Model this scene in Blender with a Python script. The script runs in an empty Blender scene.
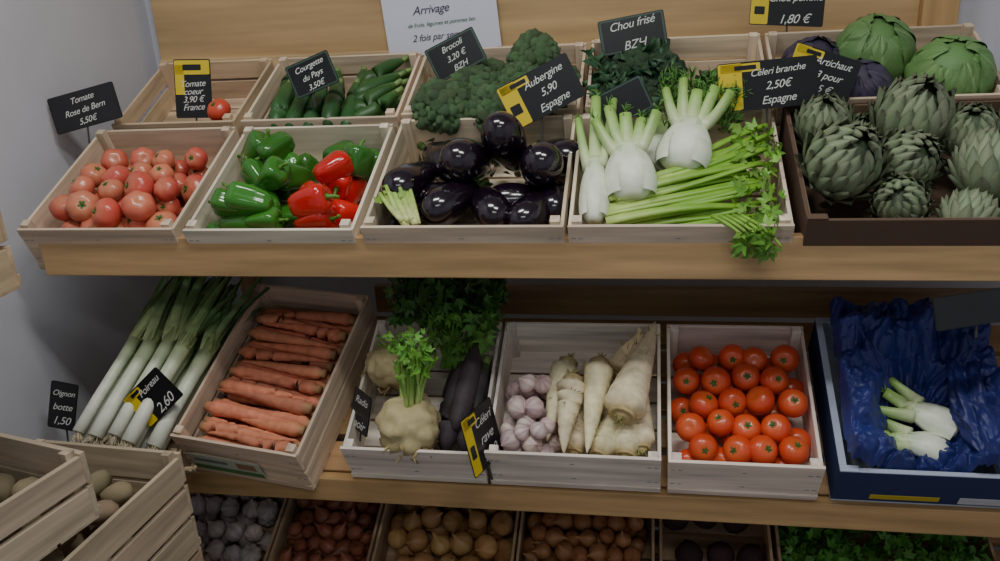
import bpy, math, random, bmesh
from mathutils import Vector, Matrix, noise
random.seed(11)
R=random.uniform
pi=math.pi
def lin(c):
    c=c/255.0
    return c/12.92 if c<=.04045 else ((c+.055)/1.055)**2.4
def C(r,g,b): return (lin(r),lin(g),lin(b))
def mixc(a,b,t):
    t=max(0,min(1,t)); return tuple(a[i]*(1-t)+b[i]*t for i in range(3))
def vary(c,s=.12):
    k=1+R(-s,s); return (c[0]*k*(1+R(-s,s)*.4),c[1]*k*(1+R(-s,s)*.4),c[2]*k)
def Tm(*p): return Matrix.Translation(Vector(p))
def Rm(a,ax): return Matrix.Rotation(math.radians(a),4,ax)
def frame(o,s): return Tm(*o)@Rm(s,'X')
def aim(pos,d,roll=0,sc=1.0,sx=1.0,sy=1.0):
    q=Vector(d).normalized().to_track_quat('Z','Y')
    return Tm(*pos)@q.to_matrix().to_4x4()@Rm(roll,'Z')@Matrix.Diagonal((sc*sx,sc*sy,sc,1))
# ---------------------------------------------------------------- materials
def mk(name,rough=.5,ns=20,na=.12,bump=.1,coat=0,spec=.5,dist=.002,ns2=None,trans=0,sss=0):
    m=bpy.data.materials.new(name);m.use_nodes=True
    N=m.node_tree.nodes;L=m.node_tree.links
    b=N['Principled BSDF']
    ac=N.new('ShaderNodeAttribute');ac.attribute_name='Col'
    ag=N.new('ShaderNodeAttribute');ag.attribute_name='gc'
    no=N.new('ShaderNodeTexNoise');no.inputs['Scale'].default_value=ns;no.inputs['Detail'].default_value=5
    L.new(ag.outputs['Vector'],no.inputs['Vector'])
    mr=N.new('ShaderNodeMapRange');mr.inputs['From Min'].default_value=.3;mr.inputs['From Max'].default_value=.7
    mr.inputs['To Min'].default_value=1-na;mr.inputs['To Max'].default_value=1+na
    L.new(no.outputs['Fac'],mr.inputs['Value'])
    vm=N.new('ShaderNodeVectorMath');vm.operation='SCALE'
    L.new(ac.outputs['Color'],vm.inputs[0]);L.new(mr.outputs['Result'],vm.inputs['Scale'])
    L.new(vm.outputs['Vector'],b.inputs['Base Color'])
    b.inputs['Roughness'].default_value=rough
    b.inputs['Specular IOR Level'].default_value=spec
    if coat: b.inputs['Coat Weight'].default_value=coat;b.inputs['Coat Roughness'].default_value=.12
    if bump:
        bp=N.new('ShaderNodeBump');bp.inputs['Strength'].default_value=bump;bp.inputs['Distance'].default_value=dist
        if ns2:
            n2=N.new('ShaderNodeTexNoise');n2.inputs['Scale'].default_value=ns2;n2.inputs['Detail'].default_value=3
            L.new(ag.outputs['Vector'],n2.inputs['Vector']);L.new(n2.outputs['Fac'],bp.inputs['Height'])
        else: L.new(no.outputs['Fac'],bp.inputs['Height'])
        L.new(bp.outputs['Normal'],b.inputs['Normal'])
    return m
M_crate=mk('pale_crate_wood',.75,1,.28,.25,spec=.25)
M_shelf=mk('pine_shelf_wood',.45,1,.24,.12,spec=.4)
M_prod=mk('vegetable_skin',.42,40,.12,.1)
M_gloss=mk('glossy_skin',.16,25,.10,.03,coat=.3)
M_egg=mk('eggplant_skin',.16,25,.10,.0,coat=.6,spec=.6)
M_toma=mk('tomato_skin',.28,30,.14,.03,coat=.12)
M_leaf=mk('leaf_surface',.5,60,.22,.3)
M_root=mk('matte_root',.7,60,.2,.5,ns2=140)
M_flor=mk('floret_surface',.8,250,.45,1.0,dist=.005)
M_card=mk('cardboard',.8,30,.1,.05,spec=.2)
M_bag=mk('plastic_film',.42,12,.3,.2,dist=.004,spec=.4)
M_wall=mk('painted_plaster',.7,6,.05,.15,ns2=90,spec=.2)
M_floor=mk('tile_floor',.4,5,.12,.05)
M_tag=mk('chalkboard_plastic',.35,20,.08,.0)
M_paper=mk('paper',.7,10,.02,.0,spec=.2)
# ---------------------------------------------------------------- mesh builder
class MB:
    def __init__(s): s.v=[];s.f=[];s.c=[];s.g=[];s.m=[]
    def add(s,verts,faces,col,M=None,mat=0,g=None):
        b=len(s.v);off=Vector((R(-9,9),R(-9,9),R(-9,9)))
        for i,p in enumerate(verts):
            p=Vector(p);s.v.append(M@p if M else p)
            s.c.append(col[i] if isinstance(col,list) else col)
            s.g.append((Vector(g[i]) if g else p)+off)
        for f in faces: s.f.append([b+i for i in f]);s.m.append(mat)
    def build(s,name,mats,M=None,smooth=True,bevel=0,parent=None,solid=0):
        me=bpy.data.meshes.new(name);me.from_pydata([tuple(v) for v in s.v],[],s.f)
        a=me.color_attributes.new('Col','FLOAT_COLOR','POINT')
        a.data.foreach_set('color',[x for c in s.c for x in (c[0],c[1],c[2],1)])
        a=me.attributes.new('gc','FLOAT_VECTOR','POINT')
        a.data.foreach_set('vector',[x for c in s.g for x in c])
        me.polygons.foreach_set('material_index',s.m)
        me.polygons.foreach_set('use_smooth',[smooth]*len(s.f))
        for m in (mats if isinstance(mats,list) else [mats]): me.materials.append(m)
        me.update()
        o=bpy.data.objects.new(name,me);bpy.context.collection.objects.link(o)
        if M is not None: o.matrix_world=M
        if bevel:
            md=o.modifiers.new('bevel','BEVEL');md.width=bevel;md.segments=2;md.limit_method='ANGLE'
        if parent:
            o.parent=parent;o.matrix_parent_inverse=Matrix.Identity(4);o.matrix_local=Matrix.Identity(4)
        return o
BF=[(0,3,2,1),(4,5,6,7),(0,1,5,4),(1,2,6,5),(2,3,7,6),(3,0,4,7)]
def box(mb,x0,x1,y0,y1,z0,z1,col,M=None,mat=0,gs=1.0):
    vs=[(x0,y0,z0),(x1,y0,z0),(x1,y1,z0),(x0,y1,z0),(x0,y0,z1),(x1,y0,z1),(x1,y1,z1),(x0,y1,z1)]
    d=[x1-x0,y1-y0,z1-z0];k=d.index(max(d));s=[55*gs]*3;s[k]=4*gs
    mb.add(vs,BF,col,M,mat,[(v[0]*s[0],v[1]*s[1],v[2]*s[2]) for v in vs])
def lathe(mb,prof,seg,col,M,mat=0,lob=None):
    n=len(prof);vs=[];cs=[];fs=[]
    for i,(r,z) in enumerate(prof):
        t=i/(n-1)
        for j in range(seg):
            th=2*pi*j/seg;rr=r*(lob(t,th) if lob else 1)
            vs.append((rr*math.cos(th),rr*math.sin(th),z));cs.append(col(t,th) if callable(col) else col)
    for i in range(n-1):
        for j in range(seg):
            k=(j+1)%seg;fs.append((i*seg+j,i*seg+k,(i+1)*seg+k,(i+1)*seg+j))
    fs.append(tuple(range(seg-1,-1,-1)));fs.append(tuple((n-1)*seg+j for j in range(seg)))
    mb.add(vs,fs,cs,M,mat)
def tube(mb,pts,rad,seg,col,M=None,mat=0,flat=1.0,up=(0,0,1)):
    pts=[Vector(p) for p in pts];n=len(pts);vs=[];cs=[];fs=[]
    for i,p in enumerate(pts):
        t=i/(n-1);T=(pts[min(i+1,n-1)]-pts[max(i-1,0)]).normalized()
        S=T.cross(Vector(up))
        if S.length<.05: S=T.cross(Vector((1,0,0.1)))
        S.normalize();N=S.cross(T)
        r=rad(t) if callable(rad) else (rad[i] if isinstance(rad,(list,tuple)) else rad)
        for j in range(seg):
            th=2*pi*j/seg;vs.append(p+S*(r*math.cos(th))+N*(r*flat*math.sin(th)))
            cs.append(col(t) if callable(col) else col)
    for i in range(n-1):
        for j in range(seg):
            k=(j+1)%seg;fs.append((i*seg+j,i*seg+k,(i+1)*seg+k,(i+1)*seg+j))
    fs.append(tuple(range(seg-1,-1,-1)));fs.append(tuple((n-1)*seg+j for j in range(seg)))
    mb.add(vs,fs,cs,M,mat)
def sheet(mb,fn,nu,nv,col,M=None,mat=0):
    vs=[];cs=[];fs=[]
    for j in range(nv+1):
        for i in range(nu+1):
            u=-1+2*i/nu;v=j/nv;vs.append(fn(u,v));cs.append(col(u,v) if callable(col) else col)
    w=nu+1
    for j in range(nv):
        for i in range(nu): fs.append((j*w+i,j*w+i+1,(j+1)*w+i+1,(j+1)*w+i))
    mb.add(vs,fs,cs,M,mat)
def curve(p0,p1,p2,n=8):
    p0,p1,p2=Vector(p0),Vector(p1),Vector(p2)
    return [p0*(1-t)**2+p1*2*t*(1-t)+p2*t*t for t in [i/n for i in range(n+1)]]
bm=bmesh.new();bmesh.ops.create_icosphere(bm,subdivisions=2,radius=1)
ICO=([v.co.copy() for v in bm.verts],[[v.index for v in f.verts] for f in bm.faces]);bm.free()
bm=bmesh.new();bmesh.ops.create_icosphere(bm,subdivisions=4,radius=1)
ICO4=([v.co.copy() for v in bm.verts],[[v.index for v in f.verts] for f in bm.faces]);bm.free()
def blob(mb,M,col,amp=.1,fr=1.5,hi=False,mat=0,sq=(1,1,1)):
    V,Fc=ICO4 if hi else ICO;o=Vector((R(-50,50),)*3)
    vs=[];cs=[]
    for v in V:
        k=1+amp*noise.noise(v*fr+o)+(amp*.4*noise.noise(v*fr*3+o) if hi else 0)
        vs.append((v.x*k*sq[0],v.y*k*sq[1],v.z*k*sq[2]));cs.append(col(v) if callable(col) else col)
    mb.add(vs,Fc,cs,M,mat)
def leaflet(mb,M,s,col,mat=0):
    vs=[(0,0,0)];n=14
    for i in range(n+1):
        th=-2.2+4.4*i/n;r=s*(.75+.25*math.cos(th*5))*(1 if abs(th)<2 else .5)
        vs.append((r*math.sin(th)*.8,r*(.55+.45*math.cos(th)) if abs(th)<1.6 else r*.35*math.cos(th)+.0,.25*s*math.cos(th*5)*.3+R(-.05,.05)*s+abs(math.sin(th))*s*.15))
    fs=[(0,i,i+1) for i in range(1,n+1)]
    mb.add(vs,fs,[mixc(col,C(140,185,80),.25)]+[vary(col,.12)]*(n+1),M,mat)
def leafcloud(mb,n,pos,s,col,mat=0,dirf=None):
    for i in range(n):
        p=pos();d=dirf() if dirf else (R(-1,1),R(-1,.6),R(.2,1))
        leaflet(mb,aim(p,d,R(0,360)),s*R(.7,1.25),vary(col,.3),mat)
# ---------------------------------------------------------------- camera
a_=math.radians(10.7);p_=math.radians(20);ro=math.radians(3.3)
ca,sa,cp,sp=math.cos(a_),math.sin(a_),math.cos(p_),math.sin(p_)
Fd=Vector((-sa*cp,ca*cp,-sp));R0=Vector((ca,sa,0));U0=R0.cross(Fd)
RR=R0*math.cos(ro)-U0*math.sin(ro);UU=U0*math.cos(ro)+R0*math.sin(ro)
cam=bpy.data.cameras.new('camera');cam.lens=29.88;cam.clip_start=.05
co=bpy.data.objects.new('camera',cam);bpy.context.collection.objects.link(co)
co.matrix_world=Matrix(((RR.x,UU.x,-Fd.x,.246),(RR.y,UU.y,-Fd.y,-1.3),(RR.z,UU.z,-Fd.z,1.55),(0,0,0,1)))
bpy.context.scene.camera=co
# ---------------------------------------------------------------- room
WC=C(206,206,215)
def room(name,x0,x1,y0,y1,z0,z1,col,mat):
    mb=MB();vs=[(x0,y0,z0),(x1,y0,z0),(x1,y1,z0),(x0,y1,z0),(x0,y0,z1),(x1,y0,z1),(x1,y1,z1),(x0,y1,z1)]
    mb.add(vs,BF,col);return mb.build(name,mat,smooth=False)
room('floor',-.97,1.5,-3,.67,-.05,0,C(120,112,105),M_floor)
room('ceiling',-.97,1.5,-3,.67,2.6,2.65,C(215,215,215),M_wall)
room('wall_left',-1.05,-.97,-3,.75,0,2.6,WC,M_wall)
room('wall_right',1.5,1.58,-3,.75,0,2.6,WC,M_wall)
room('wall_back',-.97,1.5,.67,.75,0,2.6,WC,M_wall)
# ---------------------------------------------------------------- shelf
FU=frame((0,0,1.08),24);FL=frame((0,-.012,.672),28);FB=frame((0,0,.27),25)
S1=C(180,146,104)
mb=MB()
box(mb,-.845,1.25,-.022,0,1.08,1.152,S1)
box(mb,-.84,1.25,-.024,0,.622,.672,C(176,142,98))
box(mb,-.84,1.25,-.022,0,.2,.27,S1)
for Fm,L in ((FU,.6),(FL,.40),(FB,.36)):
    n=5
    for i in range(n):
        box(mb,-.83,1.24,.012+L*i/n,L*(i+1)/n-.004,-.02,-.001,vary(C(170,134,92),.08),Fm)
box(mb,-.36,1.2,.375,.40,.85,.912,C(156,128,92))
for x in (-.80,1.2):
    box(mb,x,x+.04,.585,.625,0,1.34,S1)
    for z in (.18,.58): box(mb,x,x+.04,.0,.585,z,z+.04,S1)
shelf=mb.build('tiered_wooden_shelf',M_shelf,smooth=False,bevel=.002)
# back panel
mb=MB()
box(mb,-.935,.80,.635,.655,1.40,2.0,C(192,160,116),gs=.5)
box(mb,-.935,.80,.625,.65,1.355,1.405,C(203,174,132),gs=.6)
box(mb,.80,.87,.61,.655,1.0,2.0,C(190,154,106),gs=.6)
mb.build('wooden_back_panel',M_shelf,smooth=False,bevel=.002)
# ---------------------------------------------------------------- crates
def crate(w,d,h,M,col,hf=None,th=.006,slats=2,name='wooden_crate'):
    mb=MB();hf=hf or h
    nb=5
    for i in range(nb): box(mb,0,w,d*i/nb+.003,d*(i+1)/nb-.003,0,.005,vary(col,.06))
    for y0,hh in ((0,hf),(d-th,h)):
        sh=hh/slats
        for k in range(slats):
            box(mb,0,w,y0,y0+th,.004+sh*k+(.004 if k else 0),sh*(k+1),vary(col,.08))
    for x0 in (0,w-th):
        sh=h*.96/slats
        for k in range(slats):
            box(mb,x0,x0+th,th,d-th,.004+sh*k+(.006 if k else 0),sh*(k+1),vary(col,.08))
        for y0 in (th,d-th-.016):
            box(mb,(x0+th if x0==0 else x0-.016),(x0+th+.016 if x0==0 else x0),y0,y0+.016,.004,h+.006,vary(col,.06))
    for y0 in (-.004,d):
        box(mb,0,w,y0,y0+.004,.004,.018,vary(col,.06))
    for x in (.008,.02,w*.5,w-.02,w-.008):
        for z in (.3,.75): box(mb,x-.004,x+.004,-.0008,.0005,hf*z,hf*z+.0015,C(130,130,130))
    return mb.build(name,M_crate,M,smooth=False,bevel=.0012)
# upper front
crate(.305,.315,.098,FU@Tm(-.872,.005,0),C(206,186,162),slats=1)
crate(.308,.315,.095,FU@Tm(-.548,.005,0),C(224,210,190),slats=1)
crate(.338,.32,.10,FU@Tm(-.224,.005,0),C(216,197,172),slats=1)
crate(.345,.32,.10,FU@Tm(.121,.005,0),C(224,208,184),slats=1)
# upper back
crate(.27,.25,.10,FU@Tm(-.85,.335,0),C(206,180,150))
crate(.325,.25,.10,FU@Tm(-.562,.335,0),C(218,196,170))
crate(.345,.25,.105,FU@Tm(-.226,.335,0),C(218,198,172))
crate(.335,.25,.11,FU@Tm(.130,.335,0),C(220,200,174))
crate(.385,.25,.11,FU@Tm(.474,.335,0),C(216,194,168))
# lower
LP=C(232,220,208)
cc_=crate(.262,.385,.122,FL@Tm(-.632,.0,0)@Rm(-7,'Z'),C(216,192,168),name='wooden_crate')
crate(.262,.308,.096,FL@Tm(-.303,.0,0),LP,hf=.102,slats=1)
crate(.306,.308,.096,FL@Tm(-.034,.0,0),LP,hf=.110,slats=1)
crate(.253,.308,.096,FL@Tm(.284,.0,0),C(234,218,204),hf=.106,slats=1)
# bottom
for x0,x1 in ((-.85,-.565),(-.56,-.335),(-.33,-.025),(-.02,.265),(.275,.50),(.51,.92)):
    crate(x1-x0,.33,.085,FB@Tm(x0,.012,0),C(190,160,128),slats=1)
def carton(w,d,h,col,inner,rim=None):
    mb=MB();t=.005
    box(mb,0,w,0,d,0,t,inner)
    box(mb,0,w,0,t,t,h,col);box(mb,0,w,d-t,d,t,h,col)
    box(mb,0,t,t,d-t,t,h,col);box(mb,w-t,w,t,d-t,t,h,col)
    box(mb,t,w-t,t,t*1.6,t,h-.002,inner);box(mb,t,w-t,d-t*1.6,d-t,t,h-.002,inner)
    box(mb,t,t*1.6,t,d-t,t,h-.002,inner);box(mb,w-t*1.6,w-t,t,d-t,t,h-.002,inner)
    rc=rim or col
    for x in (0,w-.03): box(mb,x,x+.03,0,.012,h,h+.004,rc);box(mb,x,x+.03,d-.012,d,h,h+.004,rc)
    if rim:
        for a in ((0,.012,.012,d-.012),(w-.012,w,.012,d-.012)): box(mb,a[0],a[1],a[2],a[3],h,h+.003,rim)
        box(mb,.03,w-.03,d-.012,d,h,h+.003,rim);box(mb,.03,w-.03,0,.008,h,h+.003,rim)
    return mb
mb=carton(.42,.32,.112,C(98,78,66),C(120,98,82))
mb.build('cardboard_produce_box',M_card,FU@Tm(.482,.003,0),smooth=False,bevel=.001)
mb=carton(.29,.325,.098,C(54,64,104),C(200,208,220),C(176,184,204))
box(mb,.06,.17,-.001,.002,.014,.028,C(205,180,60))
box(mb,.20,.27,-.001,.002,.01,.03,C(205,205,212))
mb.build('blue_cardboard_box',M_card,FL@Tm(.560,.0,0),smooth=False,bevel=.001)
# left stack of crates
MBx=Tm(-.885,-.53,.6)@Rm(-4,'Z')
MAx=Tm(-.945,-.655,.808)@Rm(-13,'Z')
for k in range(3):
    crate(.30,.40,.2,Tm(-.885,-.53,.2*k)@Rm(-4,'Z'),C(176,154,128),slats=3,th=.008)
crate(.30,.40,.2,MBx,C(184,166,142),slats=3,th=.008)
crate(.29,.38,.115,MAx,C(180,164,142),slats=2,th=.009)
# side crate on wall bracket
mb=MB();box(mb,-.97,-.66,-.72,-.36,1.165,1.185,S1);box(mb,-.97,-.95,-.7,-.38,1.05,1.165,S1)
mb.build('wall_bracket_shelf',M_shelf,smooth=False,bevel=.002)
crate(.362,.34,.12,Tm(-.962,-.70,1.187),C(190,164,134),slats=2,th=.008)
# ---------------------------------------------------------------- produce
def pile(x0,x1,y0,y1,zb,r,layers,place,gap=1.9,jit=.25,zl=1.5):
    for k in range(layers):
        ins=r*(1+.35*k);nx=max(1,int((x1-x0-2*ins)/(gap*r))+1);ny=max(1,int((y1-y0-2*ins)/(gap*r))+1)
        for j in range(ny):
            for i in range(nx):
                fx=(i+(.5 if (j+k)%2 else 0))/max(nx-.5,1);fy=j/max(ny-1,1)
                place(Vector((x0+ins+(x1-x0-2*ins)*min(fx,1)+R(-jit,jit)*r,y0+ins+(y1-y0-2*ins)*fy+R(-jit,jit)*r,zb+r+k*zl*r+R(-.2,.2)*r)))
def tomato(mb,p,r,c,c2,rib=.03,calyx=True,d=None):
    d=d or (R(-.7,.7),R(-.9,.4),R(.5,1))
    nl=random.choice((5,6,7))
    prof=[]
    for i in range(15):
        ph=pi*i/14;rr=math.sin(ph);z=-math.cos(ph)*.85
        if ph>2.4: z-=.18*((ph-2.4)/.74)**2
        prof.append((max(rr,.015),z))
    M=aim(p,d,R(0,360),r)
    cc=vary(c,.12);c3=vary(c2,.1)
    lathe(mb,prof,22,lambda t,th:mixc(cc,c3,(t-.6)*2.2),M,0,lambda t,th:1+rib*math.cos(nl*th)*max(0,t-.3)*1.6)
    if calyx:
        for k in range(5):
            a=k*72+R(-12,12)
            leafv=lambda u,v:(u*.09*(1-v)**.7,v*.48,.68+.1*math.sin(v*3)-.12*v*v)
            sheet(mb,leafv,2,4,C(70,105,42),M@Rm(a,'Z'),1)
        tube(mb,[(0,0,.6),(0.03,0,.75),(.05,.02,.86)],[.07,.05,.06],6,C(95,125,60),M,1)
def obj_pile(name,mats,Fm,fn):
    mb=MB();fn(mb);return mb.build(name,mats,Fm)
pk=lambda:random.choice((C(206,94,78),C(198,80,66),C(204,116,88),C(192,76,64)))
obj_pile('tomato_pile',[M_toma,M_leaf],FU,lambda mb:pile(-.862,-.574,.014,.272,.006,.027,3,lambda p:tomato(mb,p-Vector((0,0,max(0,p.y-.14)*.22)),.027*R(.82,1.22),pk(),C(208,134,98),.09,random.random()<.75),zl=1.25,jit=.4))
obj_pile('tomato_pile',[M_toma,M_leaf],FU,lambda mb:pile(-.675,-.585,.345,.43,.03,.027,2,lambda p:tomato(mb,p,.025,C(205,70,48),C(210,90,50),.06)))
obj_pile('tomato_pile',[M_toma,M_leaf],FL,lambda mb:pile(.291,.531,.008,.272,.018,.0255,2,lambda p:tomato(mb,p,.0258*R(.95,1.06),C(216,72,40),C(222,104,52),.015,random.random()<.75,(R(-.5,.5),R(-.9,.2),R(.5,1)))))
# peppers
def pepper(mb,p,r,c,d=None):
    d=d or (R(-1,1),R(-1,1),R(-.2,.6))
    if p[1]<.075: d=(random.choice((-1,1))*1.0,R(0,.12),R(.0,.3))
    prof=[(.02,-1.25),(.3,-1.3),(.55,-1.2),(.74,-.9),(.86,-.4),(.95,.1),(1.0,.5),(.93,.8),(.7,.98),(.4,1.0),(.2,.9),(.03,.85)]
    nl=random.choice((3,4));ph=R(0,6);cc=vary(c,.2);e=R(.9,1.25)
    M=aim(p,d,R(0,360),r)@Matrix.Diagonal((1,R(.75,1),e,1))
    lathe(mb,prof,24,lambda t,th:cc,M,0,lambda t,th:1+.13*math.cos(nl*th+ph)*(1-.3*t)+.05*math.cos(2*th+ph+t*3))
    g=C(90,140,50)
    tube(mb,[(0,0,.85),(.02,0,1.05),(.1,.05,1.4),(.25,.1,1.55)],[.28,.13,.1,.13],8,g,M,1)
gP=C(58,120,38);rP=C(196,34,26)
def peps(mb,x0,x1,y0,y1,c,l=3): pile(x0,x1,y0,y1,.008,.029,l,lambda p:pepper(mb,p,.029*R(.9,1.1),c),gap=1.8,zl=1.15)
obj_pile('green_pepper_pile',[M_gloss,M_leaf],FU,lambda mb:peps(mb,-.530,-.375,.020,.27,gP))
obj_pile('red_pepper_pile',[M_gloss,M_leaf],FU,lambda mb:peps(mb,-.382,-.258,.020,.22,rP))
obj_pile('green_pepper_pile',[M_gloss,M_leaf],FU,lambda mb:[pepper(mb,p,.028,C(50,112,38)) for p in ((-.30,.25,.07),(-.285,.21,.09),(-.345,.27,.06),(-.29,.27,.03))])
# eggplants
def eggplant(p,d,r,L):
    mb=MB();M=aim(p,d,R(0,360),1)
    prof=[];n=26
    for i in range(n):
        t=i/(n-1);t=t*t*(3-2*t)*.5+t*.5;z=-L/2+L*t
        w=math.sqrt(max(0,1-((t-.34)/.345)**2)) if t<.34 else 1-.6*((t-.34)/.66)**1.8
        prof.append((r*max(w,.03),z))
    lathe(mb,prof,32,C(26,13,28),M)
    g=C(70,95,45)
    for k in range(6):
        sheet(mb,lambda u,v:((r*.44+.003+r*.25*v)*math.sin(u*.45*(1-v*.8)),(r*.44+.003+r*.3*v)*math.cos(u*.45*(1-v*.8)),L/2+.002-v*L*.14),4,5,g,M@Rm(k*60,'Z'),1)
    tube(mb,[(0,0,L/2-.004),(0,.002,L/2+.012),(.004,.004,L/2+.03)],[r*.42,r*.2,r*.22],10,g,M,1)
    mb.build('eggplant',[M_egg,M_leaf],FU)
for p,d,r,L in [((-.172,.15,.083),(.35,.85,-.25),.036,.13),((-.125,.225,.075),(-.6,.7,-.2),.036,.13),((-.065,.175,.108),(.3,.7,-.6),.039,.135),
  ((.0,.205,.123),(.12,.35,-.92),.038,.145),((.062,.165,.10),(-.2,.6,-.7),.038,.135),((-.09,.10,.078),(.5,.8,-.15),.034,.125),((-.02,.09,.072),(-.4,.85,-.15),.034,.12),
  ((.055,.082,.068),(.4,.85,-.15),.033,.12),((.085,.25,.06),(-.6,.6,-.3),.035,.13),((-.10,.27,.05),(.9,.3,-.1),.034,.12),((.02,.14,.045),(1,.1,.0),.034,.12),((-.12,.15,.042),(1,.3,.0),.034,.12),((-.18,.07,.04),(.1,1,0),.03,.09),((.085,.12,.06),(-.2,1,-.1),.03,.1)]:
    eggplant(p,d,r,L)
# pale celery heart in eggplant crate
mb=MB()
for i in range(11):
    f=(i-5)/5
    tube(mb,curve((-.145+f*.012,.025+R(0,.01),.082+R(0,.012)),(-.160+f*.022,.05,.10),(-.185+f*.022,.085+R(0,.025)+.01*f,.10+R(0,.015)),6),lambda t:.0065*(1-.5*t),7,lambda t:mixc(C(214,220,150),C(150,188,82),t),None,0,.6)
leafcloud(mb,14,lambda:(R(-.21,-.16),R(.07,.12),R(.095,.112)),.013,C(160,190,85))
mb.build('celery_heart',[M_leaf],FU)
# courgettes
def courgette(mb,p,d,L,r,c):
    M=aim(p,d,R(0,360),1);b=R(-.01,.01)
    pts=[(b*math.sin(pi*i/11),0,-L/2+L*i/11) for i in range(12)]
    rad=[r*w for w in (.3,.75,.95,1,1,1,.98,.95,.9,.8,.62,.45)]
    cc=vary(c,.2);tube(mb,pts,rad,14,lambda t:mixc(cc,C(110,150,70),(t-.9)*4),M)
    tube(mb,[(0,0,L/2-.002),(0,0,L/2+.018)],[r*.42,r*.36],6,C(120,150,85),M)
mb=MB();cg=C(42,86,40)
for i in range(5): courgette(mb,(-.50+i*.038,.40+R(-.01,.01),.088),(R(-.12,.12),.95,.05),.15,.0185,cg)
for i in range(5): courgette(mb,(-.52+i*.05,.42,.055),(R(-.2,.2),.95,0),.16,.017,cg)
for i in range(5): courgette(mb,(-.52+i*.055,.50,.07),(R(-.5,.5),.9,0),.13,.017,cg)
mb.build('courgette_pile',[M_prod],FU)
mb=MB()
for i in range(12): courgette(mb,(-.295+R(-.015,.01),.385+(i%6)*.027,.065+(i//6)*.028),(R(.3,.7),R(.3,.9),R(-.1,.15)),.11,.015,C(48,90,40))
mb.build('cucumber_pile',[M_prod],FU)
# broccoli
def broccoli(p,r,d=(0,-.25,1),Fm=FU,c=C(112,146,100)):
    mb=MB();M=aim(p,d,R(0,360),1)
    tube(mb,[(0,0,-r*1.5),(0,0,-r*.6),(0,0,0)],[r*.3,r*.32,r*.55],10,C(140,172,100),M,1)
    n=75
    for k in range(n):
        t=(k+.5)/n;ph=math.acos(1-1.25*t);th=k*2.39996
        lump=1+.2*noise.noise(Vector((ph*1.5,th%6.28,p[0]*50)))
        q=Vector((math.sin(ph)*math.cos(th),math.sin(ph)*math.sin(th),math.cos(ph)*.72))*r*.84*lump
        cc=vary(c,.28)
        blob(mb,M@Tm(*q)@Matrix.Scale(r*R(.15,.24),4),cc,.5,4)
    for k in range(7):
        a=k*51;tube(mb,[(0,0,-r*.9),(r*.4,0,-r*.45),(r*.75,0,-r*.15)],[r*.15,r*.12,r*.17],6,C(140,172,100),M@Rm(a,'Z'),1)
    mb.build('broccoli_head',[M_flor,M_leaf],Fm)
for p,r in [((-.150,.36,.10),.060),((-.045,.36,.095),.056),((-.095,.43,.10),.052),((.02,.50,.125),.054),((.0,.43,.105),.05),((.065,.37,.08),.045),((-.18,.44,.06),.045),((-.08,.52,.07),.045),((.07,.46,.09),.042)]:
    broccoli(p,r)
# kale
def kale(name,xs,ys,n,c,L=.1,z=.07):
    mb=MB()
    for i in range(n):
        fr=R(5,8);ph=R(0,6);w=R(.03,.05);l=L*R(.8,1.2)
        def fn(u,v):
            ww=w*math.sin(pi*min(1,v*.85+.12))
            return (u*ww,.3*l*v*v+.014*abs(u)**1.5*math.sin(fr*v*4+ph+u)+.003*math.sin(u*9+v*20),v*l+.010*abs(u)*math.cos(fr*v*5+ph))
        cc=vary(c,.3)
        sheet(mb,fn,14,20,lambda u,v:mixc(cc,C(130,155,100),.6*max(0,1-abs(u)*9)),aim((R(*xs),R(*ys),z+R(-.02,.02)),(R(-.7,.7),R(-.8,.3),1),R(0,360)))
    mb.build(name,[M_leaf],FU)
kale('curly_kale',(.165,.28),(.36,.5),34,C(58,90,64),.09,.06)
for q in [(.18,.37,.10),(.25,.38,.105),(.215,.46,.11),(.27,.47,.10)]: broccoli(q,.044,c=C(80,110,78))
kale('leafy_greens',(.33,.40),(.36,.42),12,C(70,106,56),.08,.055)
# cabbages
def cabbage(p,r,c,vein,name):
    mb=MB();M=aim(p,(R(-.3,.3),-.35,1),R(0,360),r)
    blob(mb,M,c,.05,1.2,True)
    for k in range(9):
        th=k*137.5;al0=R(.9,1.3);ph=R(0,6);w=R(.8,1.0)
        def fn(u,v):
            al=al0+.15+v*1.5
            ww=w*math.sin(pi*min(.96,v*.72+.2))**.6
            rr=1.04+.05*k/9+.05*v*v*(abs(u))+.03*abs(u)**2*math.sin(v*14+ph)+.01*math.sin(u*12)
            az=u*ww*.9
            return (rr*math.sin(al)*math.cos(az),rr*math.sin(al)*math.sin(az),-rr*math.cos(al))
        cc=vary(c,.12)
        def cf(u,v):
            k2=max(0,1-abs(u)*14)*.9+.45*max(0,1-abs(((v*7-abs(u)*3)%1)-.5)*9)*(1-abs(u))
            return mixc(cc,vein,min(1,k2))
        sheet(mb,fn,26,26,cf,M@Rm(th,'Z'))
    mb.build(name,[M_leaf],FU)
cabbage((.665,.50,.10),.068,C(98,136,78),C(135,165,108),'green_cabbage')
cabbage((.780,.42,.095),.068,C(106,146,84),C(145,175,115),'green_cabbage')
cabbage((.628,.40,.088),.050,C(68,60,82),C(95,82,108),'red_cabbage')
cabbage((.555,.49,.08),.056,C(60,54,74),C(90,80,100),'red_cabbage')
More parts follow.
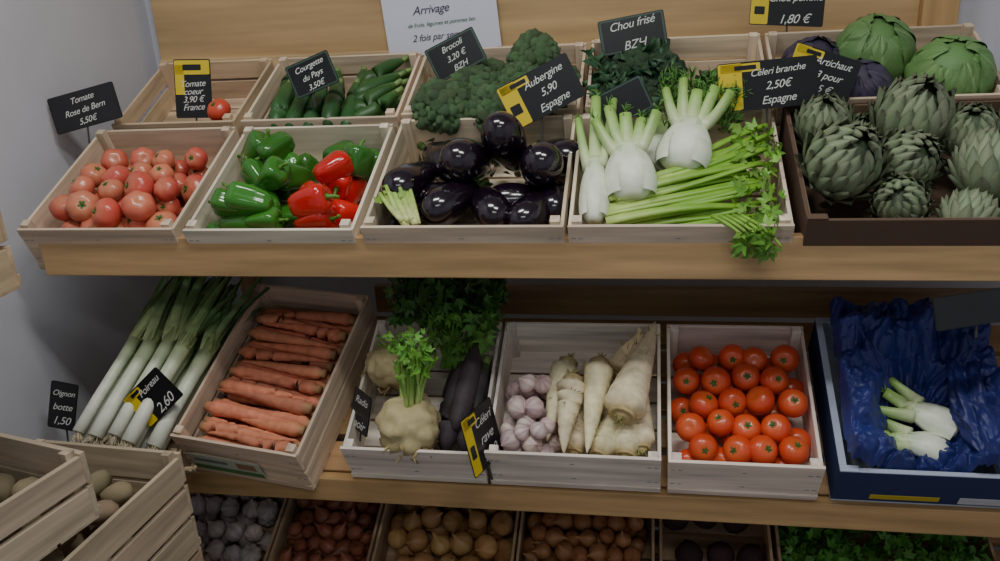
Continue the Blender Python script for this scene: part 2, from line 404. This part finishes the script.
# artichokes
def artichoke(p,r,d):
    mb=MB();M=aim(p,d,R(0,360),r)
    blob(mb,M@Matrix.Diagonal((.85,.85,.9,1)),C(78,92,68),.02)
    n=66
    for k in range(n):
        t=k/n;th=k*137.508;al0=.35+t*1.95;L=1.0-.25*t;w=.40*(1-.3*t);kk=R(0,.08)
        def fn(u,v):
            al=al0+v*L;sh=(1-v**2.6)**.8*(.72+.28*v) if v<.999 else .02
            rr=1.0+.12*v+kk-.05*t+.22*v**4*(1-t*.6)-.12*u*u
            e=u*w*sh
            return (rr*math.sin(al),e,-rr*math.cos(al)*1.08)
        cc=vary(C(134,148,118),.15)
        sheet(mb,fn,6,9,lambda u,v:mixc(mixc(mixc(cc,C(76,88,64),.55*abs(u)),C(172,182,146),.4*(1-v)),C(92,78,68),.6*max(0,v-.85)*6),M@Rm(th,'Z'))
    tube(mb,[(0,0,-.9),(0,0,-1.3),(.05,0,-1.65)],[.3,.22,.22],10,C(140,158,112),M,1)
    mb.build('artichoke',[M_leaf,M_root],FU)
for p,r,d in [((.55,.13,.125),.056,(.2,-.5,.9)),((.54,.25,.115),.043,(-.1,-.2,1)),((.680,.255,.12),.058,(.1,-.2,1)),((.63,.07,.09),.038,(-.4,-.6,.8)),
  ((.655,.16,.10),.046,(.2,-.6,.8)),((.77,.13,.11),.048,(.1,.5,.9)),((.765,.22,.11),.042,(-.2,-.3,1)),((.86,.24,.10),.05,(.2,-.2,1)),((.73,.06,.07),.036,(.6,.9,.3)),((.85,.1,.09),.045,(.3,-.3,1)),((.61,.27,.065),.04,(0,0,1))]:
    artichoke(p,r,d)
# fennel
def frond(mb,p,d,L,col,n=26):
    p=Vector(p);d=Vector(d).normalized()
    for i in range(n):
        q=p+d*L*R(.0,1);e=(d*.7+Vector((R(-1,1),R(-1,1),R(-.6,1)))*.8).normalized()*L*R(.25,.5)
        tube(mb,[q,q+e*.5+Vector((0,0,.002)),q+e],[.0012,.001,.0004],4,vary(col,.25),None,1)
def fennel(p,d,r,L,sx=.78,stalk=.13,roll=0,Fm=FU,ns=5,sr=.0145):
    mb=MB();M=aim(p,d,roll,1)
    prof=[(.12,-.55),(.4,-.54),(.62,-.46),(.86,-.3),(.98,-.1),(1,.1),(.94,.3),(.82,.5),(.66,.7),(.55,.85),(.45,.95)]
    w=C(234,238,220);g=C(180,206,130)
    lathe(mb,[(a*r,b*L) for a,b in prof],36,lambda t,th:mixc(mixc(C(205,200,165),w,t*5),g,(t-.6)*1.5+.1*math.cos(9*th)),M@Matrix.Diagonal((1,sx,1,1)),0,lambda t,th:1+.035*abs(math.cos(4.5*th))*(.4+t))
    for k in range(2):
        s=1 if k else -1
        sheet(mb,lambda u,v:(s*r*(1.03-.5*max(0,v-.5))*math.cos(u*1.1)*(.75+.28*math.sin(pi*min(1,v+.2))),r*sx*1.04*math.sin(u*1.1)*(.75+.28*math.sin(pi*min(1,v+.2))),-L*.45+v*L*1.25),10,12,lambda u,v:mixc(w,g,v*.6-.1+.2*max(0,math.cos(u*22))*.4),M)
    for i in range(ns):
        f=(i/(ns-1)-.5)*2 if ns>1 else 0
        p0=(f*r*.45,R(-.2,.2)*r,L*.72);p1=(f*r*.8,R(-.2,.2)*r,L*1.05);p2=(f*r*1.25,R(-.4,.4)*r,L*.8+stalk*R(.7,1.2))
        pts=curve(p0,p1,p2,6)
        tube(mb,pts,lambda t:sr*(1-.3*t),10,lambda t:mixc(C(220,228,186),C(150,190,96),t*1.1),M,0,.75)
        q=M@Vector(p2);e=(M.to_3x3()@(Vector(p2)-Vector(p1)))
        frond(mb,q-e.normalized()*.02,e,.035,C(90,140,55),12)
    mb.build('fennel_bulb',[M_prod,M_leaf],Fm)
fennel((.160,.075,.10),(-.02,.9,.28),.024,.085,1.0,.12,0,ns=3,sr=.013)
fennel((.218,.10,.12),(-.08,.88,.42),.041,.068,.75,.085,0)
fennel((.305,.165,.125),(.2,.88,.35),.044,.066,.8,.085,0)
fennel((.25,.22,.07),(.3,.85,.1),.034,.06,.8,.08,0)
mb=MB()
leafcloud(mb,50,lambda:(R(.28,.41),R(.25,.33),R(.085,.13)),.015,C(76,126,48))
for i in range(30): frond(mb,(R(.27,.40),R(.23,.32),R(.10,.14)),(R(-.4,.4),.5,.6),.05,C(86,136,54),22)
mb.build('fennel_fronds',[M_leaf,M_leaf],FU)
# celery
mb=MB();c0=C(192,214,120);c1=C(124,172,54)
for b,(bx,bv,bn,ex,ev,en) in enumerate([(.185,.045,.085,.43,.10,.10),(.19,.08,.095,.44,.16,.115),(.20,.03,.06,.44,.05,.085),(.26,.11,.10,.44,.20,.12)]):
    for i in range(13):
        a=(i-6)/6;q=R(-.012,.012)
        pts=curve((bx+R(-.01,.01),bv+a*.018,bn+R(-.008,.012)),((bx+ex)/2,(bv+ev)/2+a*.022,(bn+en)/2+.012+q),(ex+R(-.04,.01),ev+a*.035,en+R(-.015,.015)),10)
        k=R(.8,1.15)
        tube(mb,pts,lambda t:.0085*k*(1-.4*t),9,lambda t:mixc(c0,c1,t*1.8),None,0,.6)
    leafcloud(mb,26,lambda:(ex+R(-.05,.015),ev+R(-.03,.03),en+R(-.01,.02)),.016,C(112,160,56),1)
for i in range(5):
    x=.395+i*.011
    tube(mb,curve((x-.05,.03,.10),(x-.01,-.015,.112),(x+.005,-.035,.09),8),lambda t:.0035*(1-.5*t),6,C(130,175,65),None,1)
leafcloud(mb,42,lambda:(R(.38,.43),R(-.045,-.02),R(.078,.112)),.015,C(96,146,52),1,lambda:(R(-.6,.6),-1,R(-.4,.5)))
leafcloud(mb,24,lambda:(R(.38,.44),R(-.03,.04),R(.095,.118)),.016,C(108,156,54),1)
mb.build('celery_bunch',[M_prod,M_leaf],FU)
# carrots
def taper(mb,p,d,L,r,c,ctop,tip=.12,bend=.006,rings=.05,mat=0,tail=.25,roll=0):
    M=aim(p,d,R(0,360),1);n=22;b=R(-bend,bend)
    pts=[(b*math.sin(pi*i/n),b*.6*math.sin(2*pi*i/n),L*i/n) for i in range(n+1)]
    rad=[]
    for i in range(n+1):
        t=i/n;w=(1-t)**.55*(1-tail)+tail*(1-t) if t<1 else 0
        w=max(w,tip*.3);w*=(1+rings*math.sin(i*2.3+b*999))
        if t<.05: w*=.62
        rad.append(r*w)
    cc=vary(c,.14)
    tube(mb,pts,rad,14,lambda t:mixc(ctop,cc,t*12),M,mat)
Fc=FL@Tm(-.632,0,0)@Rm(-7,'Z')
mb=MB();oc=C(210,130,98)
for k in range(5):
    for i in range(15):
        s=1 if (i+k)%2 else -1
        y=.026+.315*i/14+R(-.005,.005);z=.021+.0175*k+R(-.003,.003)
        L=R(.18,.215);x=.016+R(0,.016) if s>0 else .244-R(0,.016);sy=R(-.05,.06)-.05*s
        if y<.06: sy=abs(sy)*.4
        if y>.30: sy=-abs(sy)
        taper(mb,(x,y,z),(s,sy,R(-.02,.02)),L,R(.013,.017),vary(oc,.10),C(170,135,95),tail=.1)
mb.build('carrot_pile',[M_root],Fc)
mb=MB();box(mb,.02,.17,-.0065,-.0045,.026,.076,C(186,192,178));box(mb,.02,.17,-.0072,-.0065,.026,.040,C(90,130,80))
box(mb,.03,.1,-.0072,-.0065,.055,.064,C(120,125,115));box(mb,.12,.16,-.0072,-.0065,.048,.068,C(150,120,90))
mb.build('crate_label',M_paper,None,smooth=False,parent=cc_)
# leeks
mb=MB()
for i in range(14):
    f=i/13;x0=-.835+.155*f+R(-.008,.008);v0=-.02+R(-.01,.02);n0=.06+.035*(i%3)
    r=R(.011,.0155)
    pts=[Vector((x0,v0,n0)),Vector((x0+.012,v0+.07,n0+.01)),Vector((x0+.03,v0+.16,n0+.02)),Vector((x0+.045,v0+.23,n0+.028))]
    tube(mb,pts,[r*1.1,r,r*1.02,r*1.25],12,lambda t:mixc(C(232,234,218),C(170,196,120),(t-.4)*1.5),None,0)
    for k in range(6):
        a=R(-.8,.8);w=R(.009,.015);Lf=R(.15,.24);c=vary(C(110,146,92),.25)
        st=pts[-1]+Vector((R(-.5,.5)*r,-.03,R(-.3,.6)*r));e=Vector((.16+a*.33,.9,.16+R(-.1,.25))).normalized()
        sd=e.cross(Vector((0,0,1))).normalized()
        def fn(u,v):
            return st+e*(v*Lf)+sd*(u*w*(1-v**3))+Vector((0,0,1))*(-.10*v*v*Lf*2*(.5+abs(a))+abs(u)*.006)
        sheet(mb,fn,4,12,lambda u,v:mixc(mixc(C(205,218,155),c,v*2.6),C(170,190,130),.3*max(0,1-abs(u)*3)),None,1)
    for k in range(22):
        d=Vector((R(-1,1),-1,R(-.9,.5))).normalized()*R(.015,.036);q=pts[0]+Vector((R(-.6,.6)*r,0,R(-.6,.6)*r))
        tube(mb,[q,q+d*.6+Vector((0,0,R(-.003,.003))),q+d],[.0011,.0009,.0005],4,vary(C(205,190,160),.15),None,0)
mb.build('leek_bunch',[M_prod,M_leaf],FL)
mb=MB()
for k in range(3):
    pts=[(-.77+.19*i/30,-.042-.006*k+.004*math.sin(i*1.3+k),.072+.012*k+.008*math.sin(i*.9+k*2)) for i in range(31)]
    tube(mb,pts,lambda t:.0035,7,lambda t:C(190,170,140) if int(t*60)%2 else C(160,140,112))
mb.build('binding_rope',[M_root],FL)
crate(.215,.31,.05,FL@Tm(-.86,.0,0)@Rm(-3,'Z'),C(180,155,128),slats=1)
# celeriac
def celeriac(p,r,leaves=True,name='celeriac'):
    mb=MB();M=aim(p,(.12,.45,.9),R(0,360),r)
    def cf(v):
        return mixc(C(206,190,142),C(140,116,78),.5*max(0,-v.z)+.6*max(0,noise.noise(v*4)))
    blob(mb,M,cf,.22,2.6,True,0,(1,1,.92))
    for k in range(70):
        th=R(0,2*pi);ph=R(1.7,3.0);q=Vector((math.sin(ph)*math.cos(th),math.sin(ph)*math.sin(th),math.cos(ph)))*.9
        q2=q*1.10+Vector((R(-.2,.2),R(-.2,.2),-.06));q3=q2+Vector((R(-.2,.2),R(-.2,.2),-.12))
        tube(mb,[q,q2,q3],[.07,.045,.015],6,vary(C(180,156,110),.2),M,0)
    for k in range(20 if leaves else 9):
        a=R(0,6.28);rr=R(.05,.3);e=R(.1,.5);hh=R(2.0,3.1) if leaves else R(1.1,1.4)
        p0=(rr*math.cos(a),rr*math.sin(a),.75);p2=(e*1.6*math.cos(a),e*1.6*math.sin(a),hh)
        tube(mb,curve(p0,(p0[0]*1.2,p0[1]*1.2,hh*.65),p2,6),lambda t:.085*(1-.5*t),8,lambda t:mixc(C(196,220,135),C(110,165,55),t*1.2),M,1)
        q=M@Vector(p2)
        if leaves: leafcloud(mb,4,lambda:q+Vector((R(-.016,.016),R(-.012,.02),R(-.012,.018))),.015,C(92,148,50),1)
    mb.build(name,[M_root,M_leaf],FL)
celeriac((-.182,.058,.10),.059)
celeriac((-.246,.185,.105),.046,False)
mb=MB()
for k in range(26):
    x=R(-.18,-.08);x2=x+R(-.05,.06)
    tube(mb,curve((-.12+R(-.03,.03),.20,.08),((x-.12)/2,.25,.12),(x2,R(.28,.34),R(.13,.19)),7),lambda t:.0035*(1-.5*t),6,C(95,150,52),None,0)
leafcloud(mb,380,lambda:(R(-.255,-.035),R(.27,.36),R(.12,.205)),.024,C(54,100,42))
leafcloud(mb,110,lambda:(R(-.17,-.05),R(.21,.30),R(.11,.17)),.02,C(80,132,48))
mb.build('celeriac_leaves',[M_leaf],FL)
mb=MB()
for x,v,n,dx in ((-.112,.02,.088,.05),(-.078,.022,.085,.10),(-.07,.035,.05,.03),(-.125,.04,.05,.0),(-.095,.05,.11,.10)):
    courgette(mb,(x+dx*.08,v+.09,n),(dx,.95,.12),.18,.021,C(56,48,52))
mb.build('black_radish_pile',[M_root],FL)
# parsnips
pc=C(234,218,180);pt=C(190,168,120)
def parsnip(p,tipp,r):
    mb=MB();p=Vector(p)+Vector((0,0,.014));tipp=Vector(tipp)+Vector((0,0,.014));d=tipp-p;L=d.length
    taper(mb,p,d,L,r,pc,pt,.1,.006,.025,0,.45)
    M=aim(p,d,0,1)
    lathe(mb,[(r*.62,0),(r*.5,-.004),(r*.42,-.001),(r*.3,-.006),(r*.1,-.008)],14,pt,M)
    for k in range(7): tube(mb,[(R(-.3,.3)*r,R(-.3,.3)*r,-.004),(R(-.4,.4)*r,R(-.4,.4)*r,-.016)],[.002,.001],5,C(150,150,90),M)
    for k in range(8):
        th=R(0,6.28);z=R(.3,.9)*L;rr=r*(1-z/L)**.6*.9;q=Vector((rr*math.cos(th),rr*math.sin(th),z))
        tube(mb,[M@q,M@(q*1.0+Vector((math.cos(th)*.012,math.sin(th)*.012,.006)))],[.0012,.0004],4,pt)
    mb.build('parsnip',[M_root],FL)
for q in [((.205,.075,.115),(.262,.295,.105),.042),((.160,.20,.10),(.145,.015,.085),.030),((.112,.16,.10),(.105,.012,.085),.030),((.10,.21,.085),(.07,.05,.06),.03),
  ((.165,.025,.06),(.22,.2,.05),.029),((.212,.024,.065),(.24,.22,.06),.031),((.240,.04,.065),(.235,.24,.04),.025),((.12,.04,.045),(.15,.2,.04),.026),((.228,.19,.085),(.23,.285,.10),.024),((.19,.21,.06),(.235,.285,.09),.025),((.20,.12,.045),(.12,.25,.04),.03)]:
    parsnip(*q)
def bulb(mb,p,r,c,ct,ribs=0,ra=.0,h=.85,d=None,root=True,tipl=1.7):
    M=aim(p,d or (R(-.8,.8),R(-.9,.5),R(.2,1)),R(0,360),r)
    prof=[(.08,-h),(.4,-h*.95),(.75,-h*.7),(.96,-h*.3),(1,0),(.92,h*.38),(.7,h*.72),(.42,h*.98),(.2,h*1.2),(.1,tipl*h*.9),(.05,tipl*h)]
    cc=vary(c,.15);c2=vary(ct,.15)
    lathe(mb,prof,16,lambda t,th:mixc(mixc(cc,c2,.35+.35*math.cos(th*7)),c2,(t-.6)*2),M,0,lambda t,th:1+ra*math.cos(ribs*th) if ribs else 1)
obj_pile('pink_garlic_pile',[M_prod],FL,lambda mb:pile(-.024,.098,.010,.19,.022,.0185,4,lambda p:bulb(mb,p,.0185*R(.8,1.15),C(224,206,198),C(165,122,136),7,.06,.8,None,True,1.45),zl=1.15))
# blue bag
mb=MB()
def bagf(u,v):
    x=.145+u*.130;y=.162+(v-.5)*.305
    e=max(abs(u),abs(v*2-1));du=(u-.0)/.55;dv=(v-.30)/.30;rad=math.sqrt(du*du+dv*dv);hol=math.exp(-rad**2)
    q=Vector((u*2.0,v*3.4,3.1));ang=math.atan2(dv,du)
    w1=noise.noise(q*1.2)*2.5
    fold=.016*abs(math.sin(ang*5+w1))*min(1,rad*.8)+.007*abs(math.sin(ang*13+w1*3+rad*3))*min(1,rad)
    cr=abs(noise.noise(q*1.3))*.05+abs(noise.noise(q*4))*.012+abs(noise.noise(q*9))*.005
    z=.072+.05*(1-abs(e-.75)*.9)-.085*hol+cr+fold+.03*v-max(0,e-.94)*.4
    x+=.012*noise.noise(q*1.7+Vector((9,0,0)))*(1-e**6);y+=.015*noise.noise(q*1.7+Vector((0,9,0)))*(1-e**6)
    return (x,y,max(z,.014))
sheet(mb,bagf,170,170,lambda u,v:C(44,53,118))
def bagf2(u,v):
    th=v*2*pi;q=Vector((u*1.5,math.cos(th)*1.5,math.sin(th)*1.5+7));k=1+.45*noise.noise(q*1.5)-.3*abs(noise.noise(q*3))-.1*abs(noise.noise(q*8))
    return (.225+.036*k*math.cos(th)*math.sqrt(max(0,1-u*u)),.13+u*.11,.125+.03*k*math.sin(th)*math.sqrt(max(0,1-u*u)))
sheet(mb,bagf2,80,80,lambda u,v:C(40,48,108))
mb.build('blue_plastic_bag',[M_bag],FL@Tm(.560,0,0))
fennel((.735,.105,.095),(-.85,.5,.05),.028,.055,.8,.06,0,FL,3)
fennel((.715,.060,.088),(-.9,.25,.0),.025,.05,.8,.05,0,FL,3)
# bottom row
def bpile(name,x0,x1,r,c,ct,ribs=0,ra=0,h=.85,l=3):
    obj_pile(name,[M_prod],FB,lambda mb:pile(x0+.008,x1-.008,.10,.325,.01,r,l,lambda p:bulb(mb,p,r*R(.85,1.12),c,ct,ribs,ra,h),zl=1.3))
bpile('garlic_pile',-.85,-.565,.024,C(218,208,198),C(172,148,152),8,.07,.8,2)
bpile('shallot_pile',-.56,-.335,.0165,C(160,96,66),C(128,78,66),0,0,1.2,3)
bpile('yellow_onion_pile',-.33,-.025,.025,C(196,156,104),C(172,120,70),0,0,.9,2)
bpile('brown_onion_pile',-.02,.265,.020,C(160,106,70),C(172,120,76),0,0,.9,3)
obj_pile('beetroot_pile',[M_root],FB,lambda mb:pile(.28,.495,.1,.325,.01,.03,1,lambda p:blob(mb,aim(p,(R(-1,1),0,1),0,.03),vary(C(62,34,40),.2),.15,1.5)))
obj_pile('lamb_lettuce_heap',[M_leaf],FB,lambda mb:leafcloud(mb,900,lambda:(R(.52,.91),R(.1,.32),R(.055,.105)),.019,C(76,140,50)))
def potato(mb,p,r):
    blob(mb,aim(p,(R(-1,1),R(-1,1),R(-.3,.3)),0,r),vary(C(156,138,110),.15),.22,1.2,False,0,(.8,.72,1.15))
obj_pile('potato_pile',[M_root],MBx,lambda mb:pile(.012,.288,.02,.38,.035,.03,3,lambda p:potato(mb,p,.03*R(.8,1.1)),zl=1.5))
obj_pile('potato_pile',[M_root],MAx,lambda mb:pile(.012,.278,.015,.365,.006,.026,2,lambda p:potato(mb,p,.026*R(.8,1.1)),zl=1.1))
# ---------------------------------------------------------------- tags
def emat(name,c,rough=.6):
    m=bpy.data.materials.new(name);m.use_nodes=True;b=m.node_tree.nodes['Principled BSDF']
    nn=m.node_tree.nodes.new('ShaderNodeTexNoise');nn.inputs['Scale'].default_value=150
    rp=m.node_tree.nodes.new('ShaderNodeMixRGB');rp.inputs[1].default_value=(*c,1);rp.inputs[2].default_value=(c[0]*.75,c[1]*.75,c[2]*.75,1)
    m.node_tree.links.new(nn.outputs['Fac'],rp.inputs[0]);m.node_tree.links.new(rp.outputs[0],b.inputs['Base Color'])
    b.inputs['Roughness'].default_value=rough;return m
M_chalk=emat('white_chalk',C(235,235,230));M_ink=emat('dark_ink',C(50,50,70));M_gink=emat('green_ink',C(70,120,80))
def rbox(mb,w,h,t,r,col,y0=0,cx=0,cz=0):
    pts=[]
    for sx,sz,a0 in ((1,1,0),(-1,1,90),(-1,-1,180),(1,-1,270)):
        for k in range(5):
            a=math.radians(a0+k*22.5);pts.append((cx+sx*(w/2-r)+r*math.cos(a),cz+sz*(h/2-r)+r*math.sin(a)))
    n=len(pts);vs=[(x,y0,z) for x,z in pts]+[(x,y0+t,z) for x,z in pts]
    fs=[tuple(range(n)),tuple(range(2*n-1,n-1,-1))]+[(i,i+n,(i+1)%n+n,(i+1)%n) for i in range(n)]
    mb.add(vs,fs,col)
def text(s,x,z,size,par,mat,y=-.0012,al='CENTER',shear=.35,rot=0):
    cu=bpy.data.curves.new('label_text','FONT');cu.body=s;cu.size=size;cu.align_x=al;cu.align_y='CENTER';cu.shear=shear;cu.space_character=.95
    cu.materials.append(mat);o=bpy.data.objects.new('label_text',cu);bpy.context.collection.objects.link(o)
    o.parent=par;o.matrix_local=Tm(x,y,z)@Rm(90,'X')@Rm(rot,'Z');return o
BK=C(22,23,26);YL=C(222,194,40)
def tag(x,y,z,w,h,rot,lines,style='plain',yaw=6,pitch=-12,stake=.06,big=None):
    mb=MB();rbox(mb,w,h,.002,.004,BK)
    if style=='left':
        rbox(mb,w*.24,h*.96,.0006,.003,YL,-.0006,-w*.375,0)
        rbox(mb,w*.14,h*.22,.0004,.002,BK,-.001,-w*.375,-h*.1);rbox(mb,w*.4,h*.17,.0006,.002,YL,-.0006,-w*.27,h*.38)
        rbox(mb,w*.22,h*.09,.0004,.001,BK,-.001,-w*.22,h*.38)
    elif style=='top':
        rbox(mb,w*.96,h*.24,.0006,.003,YL,-.0006,0,h*.36);rbox(mb,w*.5,h*.1,.0004,.002,BK,-.001,0,h*.36)
        rbox(mb,w*.25,h*.5,.0006,.002,YL,-.0006,-w*.35,h*.15)
    else: rbox(mb,w*.97,h*.95,.0003,.003,C(58,84,72) if style=='green' else C(34,35,38),-.0003)
    if style=='green': rbox(mb,w*.91,h*.87,.0004,.003,BK,-.0006)
    a=math.radians(rot)
    sp_=[(0,.003,0),(-math.sin(a)*stake*.8,.004,-math.cos(a)*stake*.8),(-math.sin(a)*(h/2+stake),.004,-math.cos(a)*(h/2+stake))]
    tube(mb,sp_,.002,6,C(60,60,60),up=(0,1,0))
    o=mb.build('price_tag',[M_tag],Tm(x,y,z)@Rm(yaw,'Z')@Rm(pitch,'X')@Rm(-rot,'Y'),smooth=False)
    n=len(lines);ox=w*.1 if style=='left' else 0;av=w*(.68 if style=='left' else .86);top=.27 if style!='top' else .08
    for i,s in enumerate(lines):
        sz=min(av/(.5*max(len(s),3)),h*(.7 if style!='top' else .6)/n)
        zz=h*(top-(top+.32)*i/max(n-1,1)) if n>1 else 0
        text(s,ox,zz,sz,o,M_chalk,rot=3)
    return o
tag(-.883,.24,1.347,.145,.074,12,['Tomate','Rose de Bern','5,50€'])
tag(-.689,.33,1.368,.078,.12,-2,['Tomate','coeur','3,90 €','France'],'top',stake=.05)
tag(-.403,.28,1.392,.092,.066,20,['Courgette','du Pays','3,50€'],'green',stake=.03)
tag(-.140,.40,1.408,.110,.072,24,['Brocoli','3,20 €','BZH'],'green')
tag(.054,.22,1.352,.142,.084,25,['Aubergine','5,90','Espagne'],'left')
tag(.215,.42,1.434,.130,.068,8,['Chou frisé','BZH'],'green')
tag(.203,.185,1.334,.090,.062,24,[''],'green',stake=.03)
tag(.448,.21,1.354,.168,.082,3,['Céleri branche','2,50€','Espagne'],'left')
tag(.545,.26,1.362,.118,.078,-20,['Artichaut','3 pour','5 €'],'left',stake=.04)
tag(.519,.52,1.463,.145,.07,-5,['Chou pommé','1,80 €'],'left',stake=.08)
tag(.740,-.035,1.042,.13,.052,8,[''],'plain',stake=.02)
tag(-.677,-.03,.838,.095,.075,42,['Poireau','2,60'],'left',stake=.06)
tag(-.876,-.03,.812,.055,.095,-12,['Oignon','botte','1,50'],'plain',stake=.05)
tag(-.038,-.045,.790,.10,.11,0,['Céleri','rave','2,60'],'left',yaw=70,stake=.03)
tag(-.282,.01,.80,.06,.08,-5,['Radis','noir'],'plain',yaw=-40,stake=.02)
# poster
mb=MB();rbox(mb,.265,.30,.0015,.001,C(222,224,240))
rbox(mb,.025,.016,.0004,.004,C(60,110,70),-.0006,.07,-.02);rbox(mb,.016,.012,.0004,.004,C(120,140,80),-.0006,.095,-.018)
po=mb.build('paper_notice',[M_paper],Tm(-.225,.622,1.545)@Rm(-4,'Y'),smooth=False)
text('Arrivage',-.02,-.052,.026,po,M_ink);text('de fruits, légumes et pommes bio',0,-.083,.0125,po,M_gink)
text('2 fois par semaine',0,-.112,.021,po,M_ink);text('Primeur bio',-.02,.02,.03,po,M_ink)
# ---------------------------------------------------------------- lights
def area(x,y,z,sx,sy,e,col=(1,1,1),rot=(0,0,0),name='ceiling_lamp'):
    l=bpy.data.lights.new(name,'AREA');l.shape='RECTANGLE';l.size=sx;l.size_y=sy;l.energy=e;l.color=col
    o=bpy.data.objects.new(name,l);bpy.context.collection.objects.link(o);o.location=(x,y,z);o.rotation_euler=rot;return o
area(-.3,-.45,2.56,.6,.14,10.5,(.98,1,.96))
area(.5,-.75,2.56,.6,.14,10,(.98,1,.96))
area(.3,-1.9,2.56,1.0,.16,7,(.98,1,.97))
w=bpy.data.worlds.new('world');bpy.context.scene.world=w;w.use_nodes=True
w.node_tree.nodes['Background'].inputs[0].default_value=(.84,.92,1,1);w.node_tree.nodes['Background'].inputs[1].default_value=.32
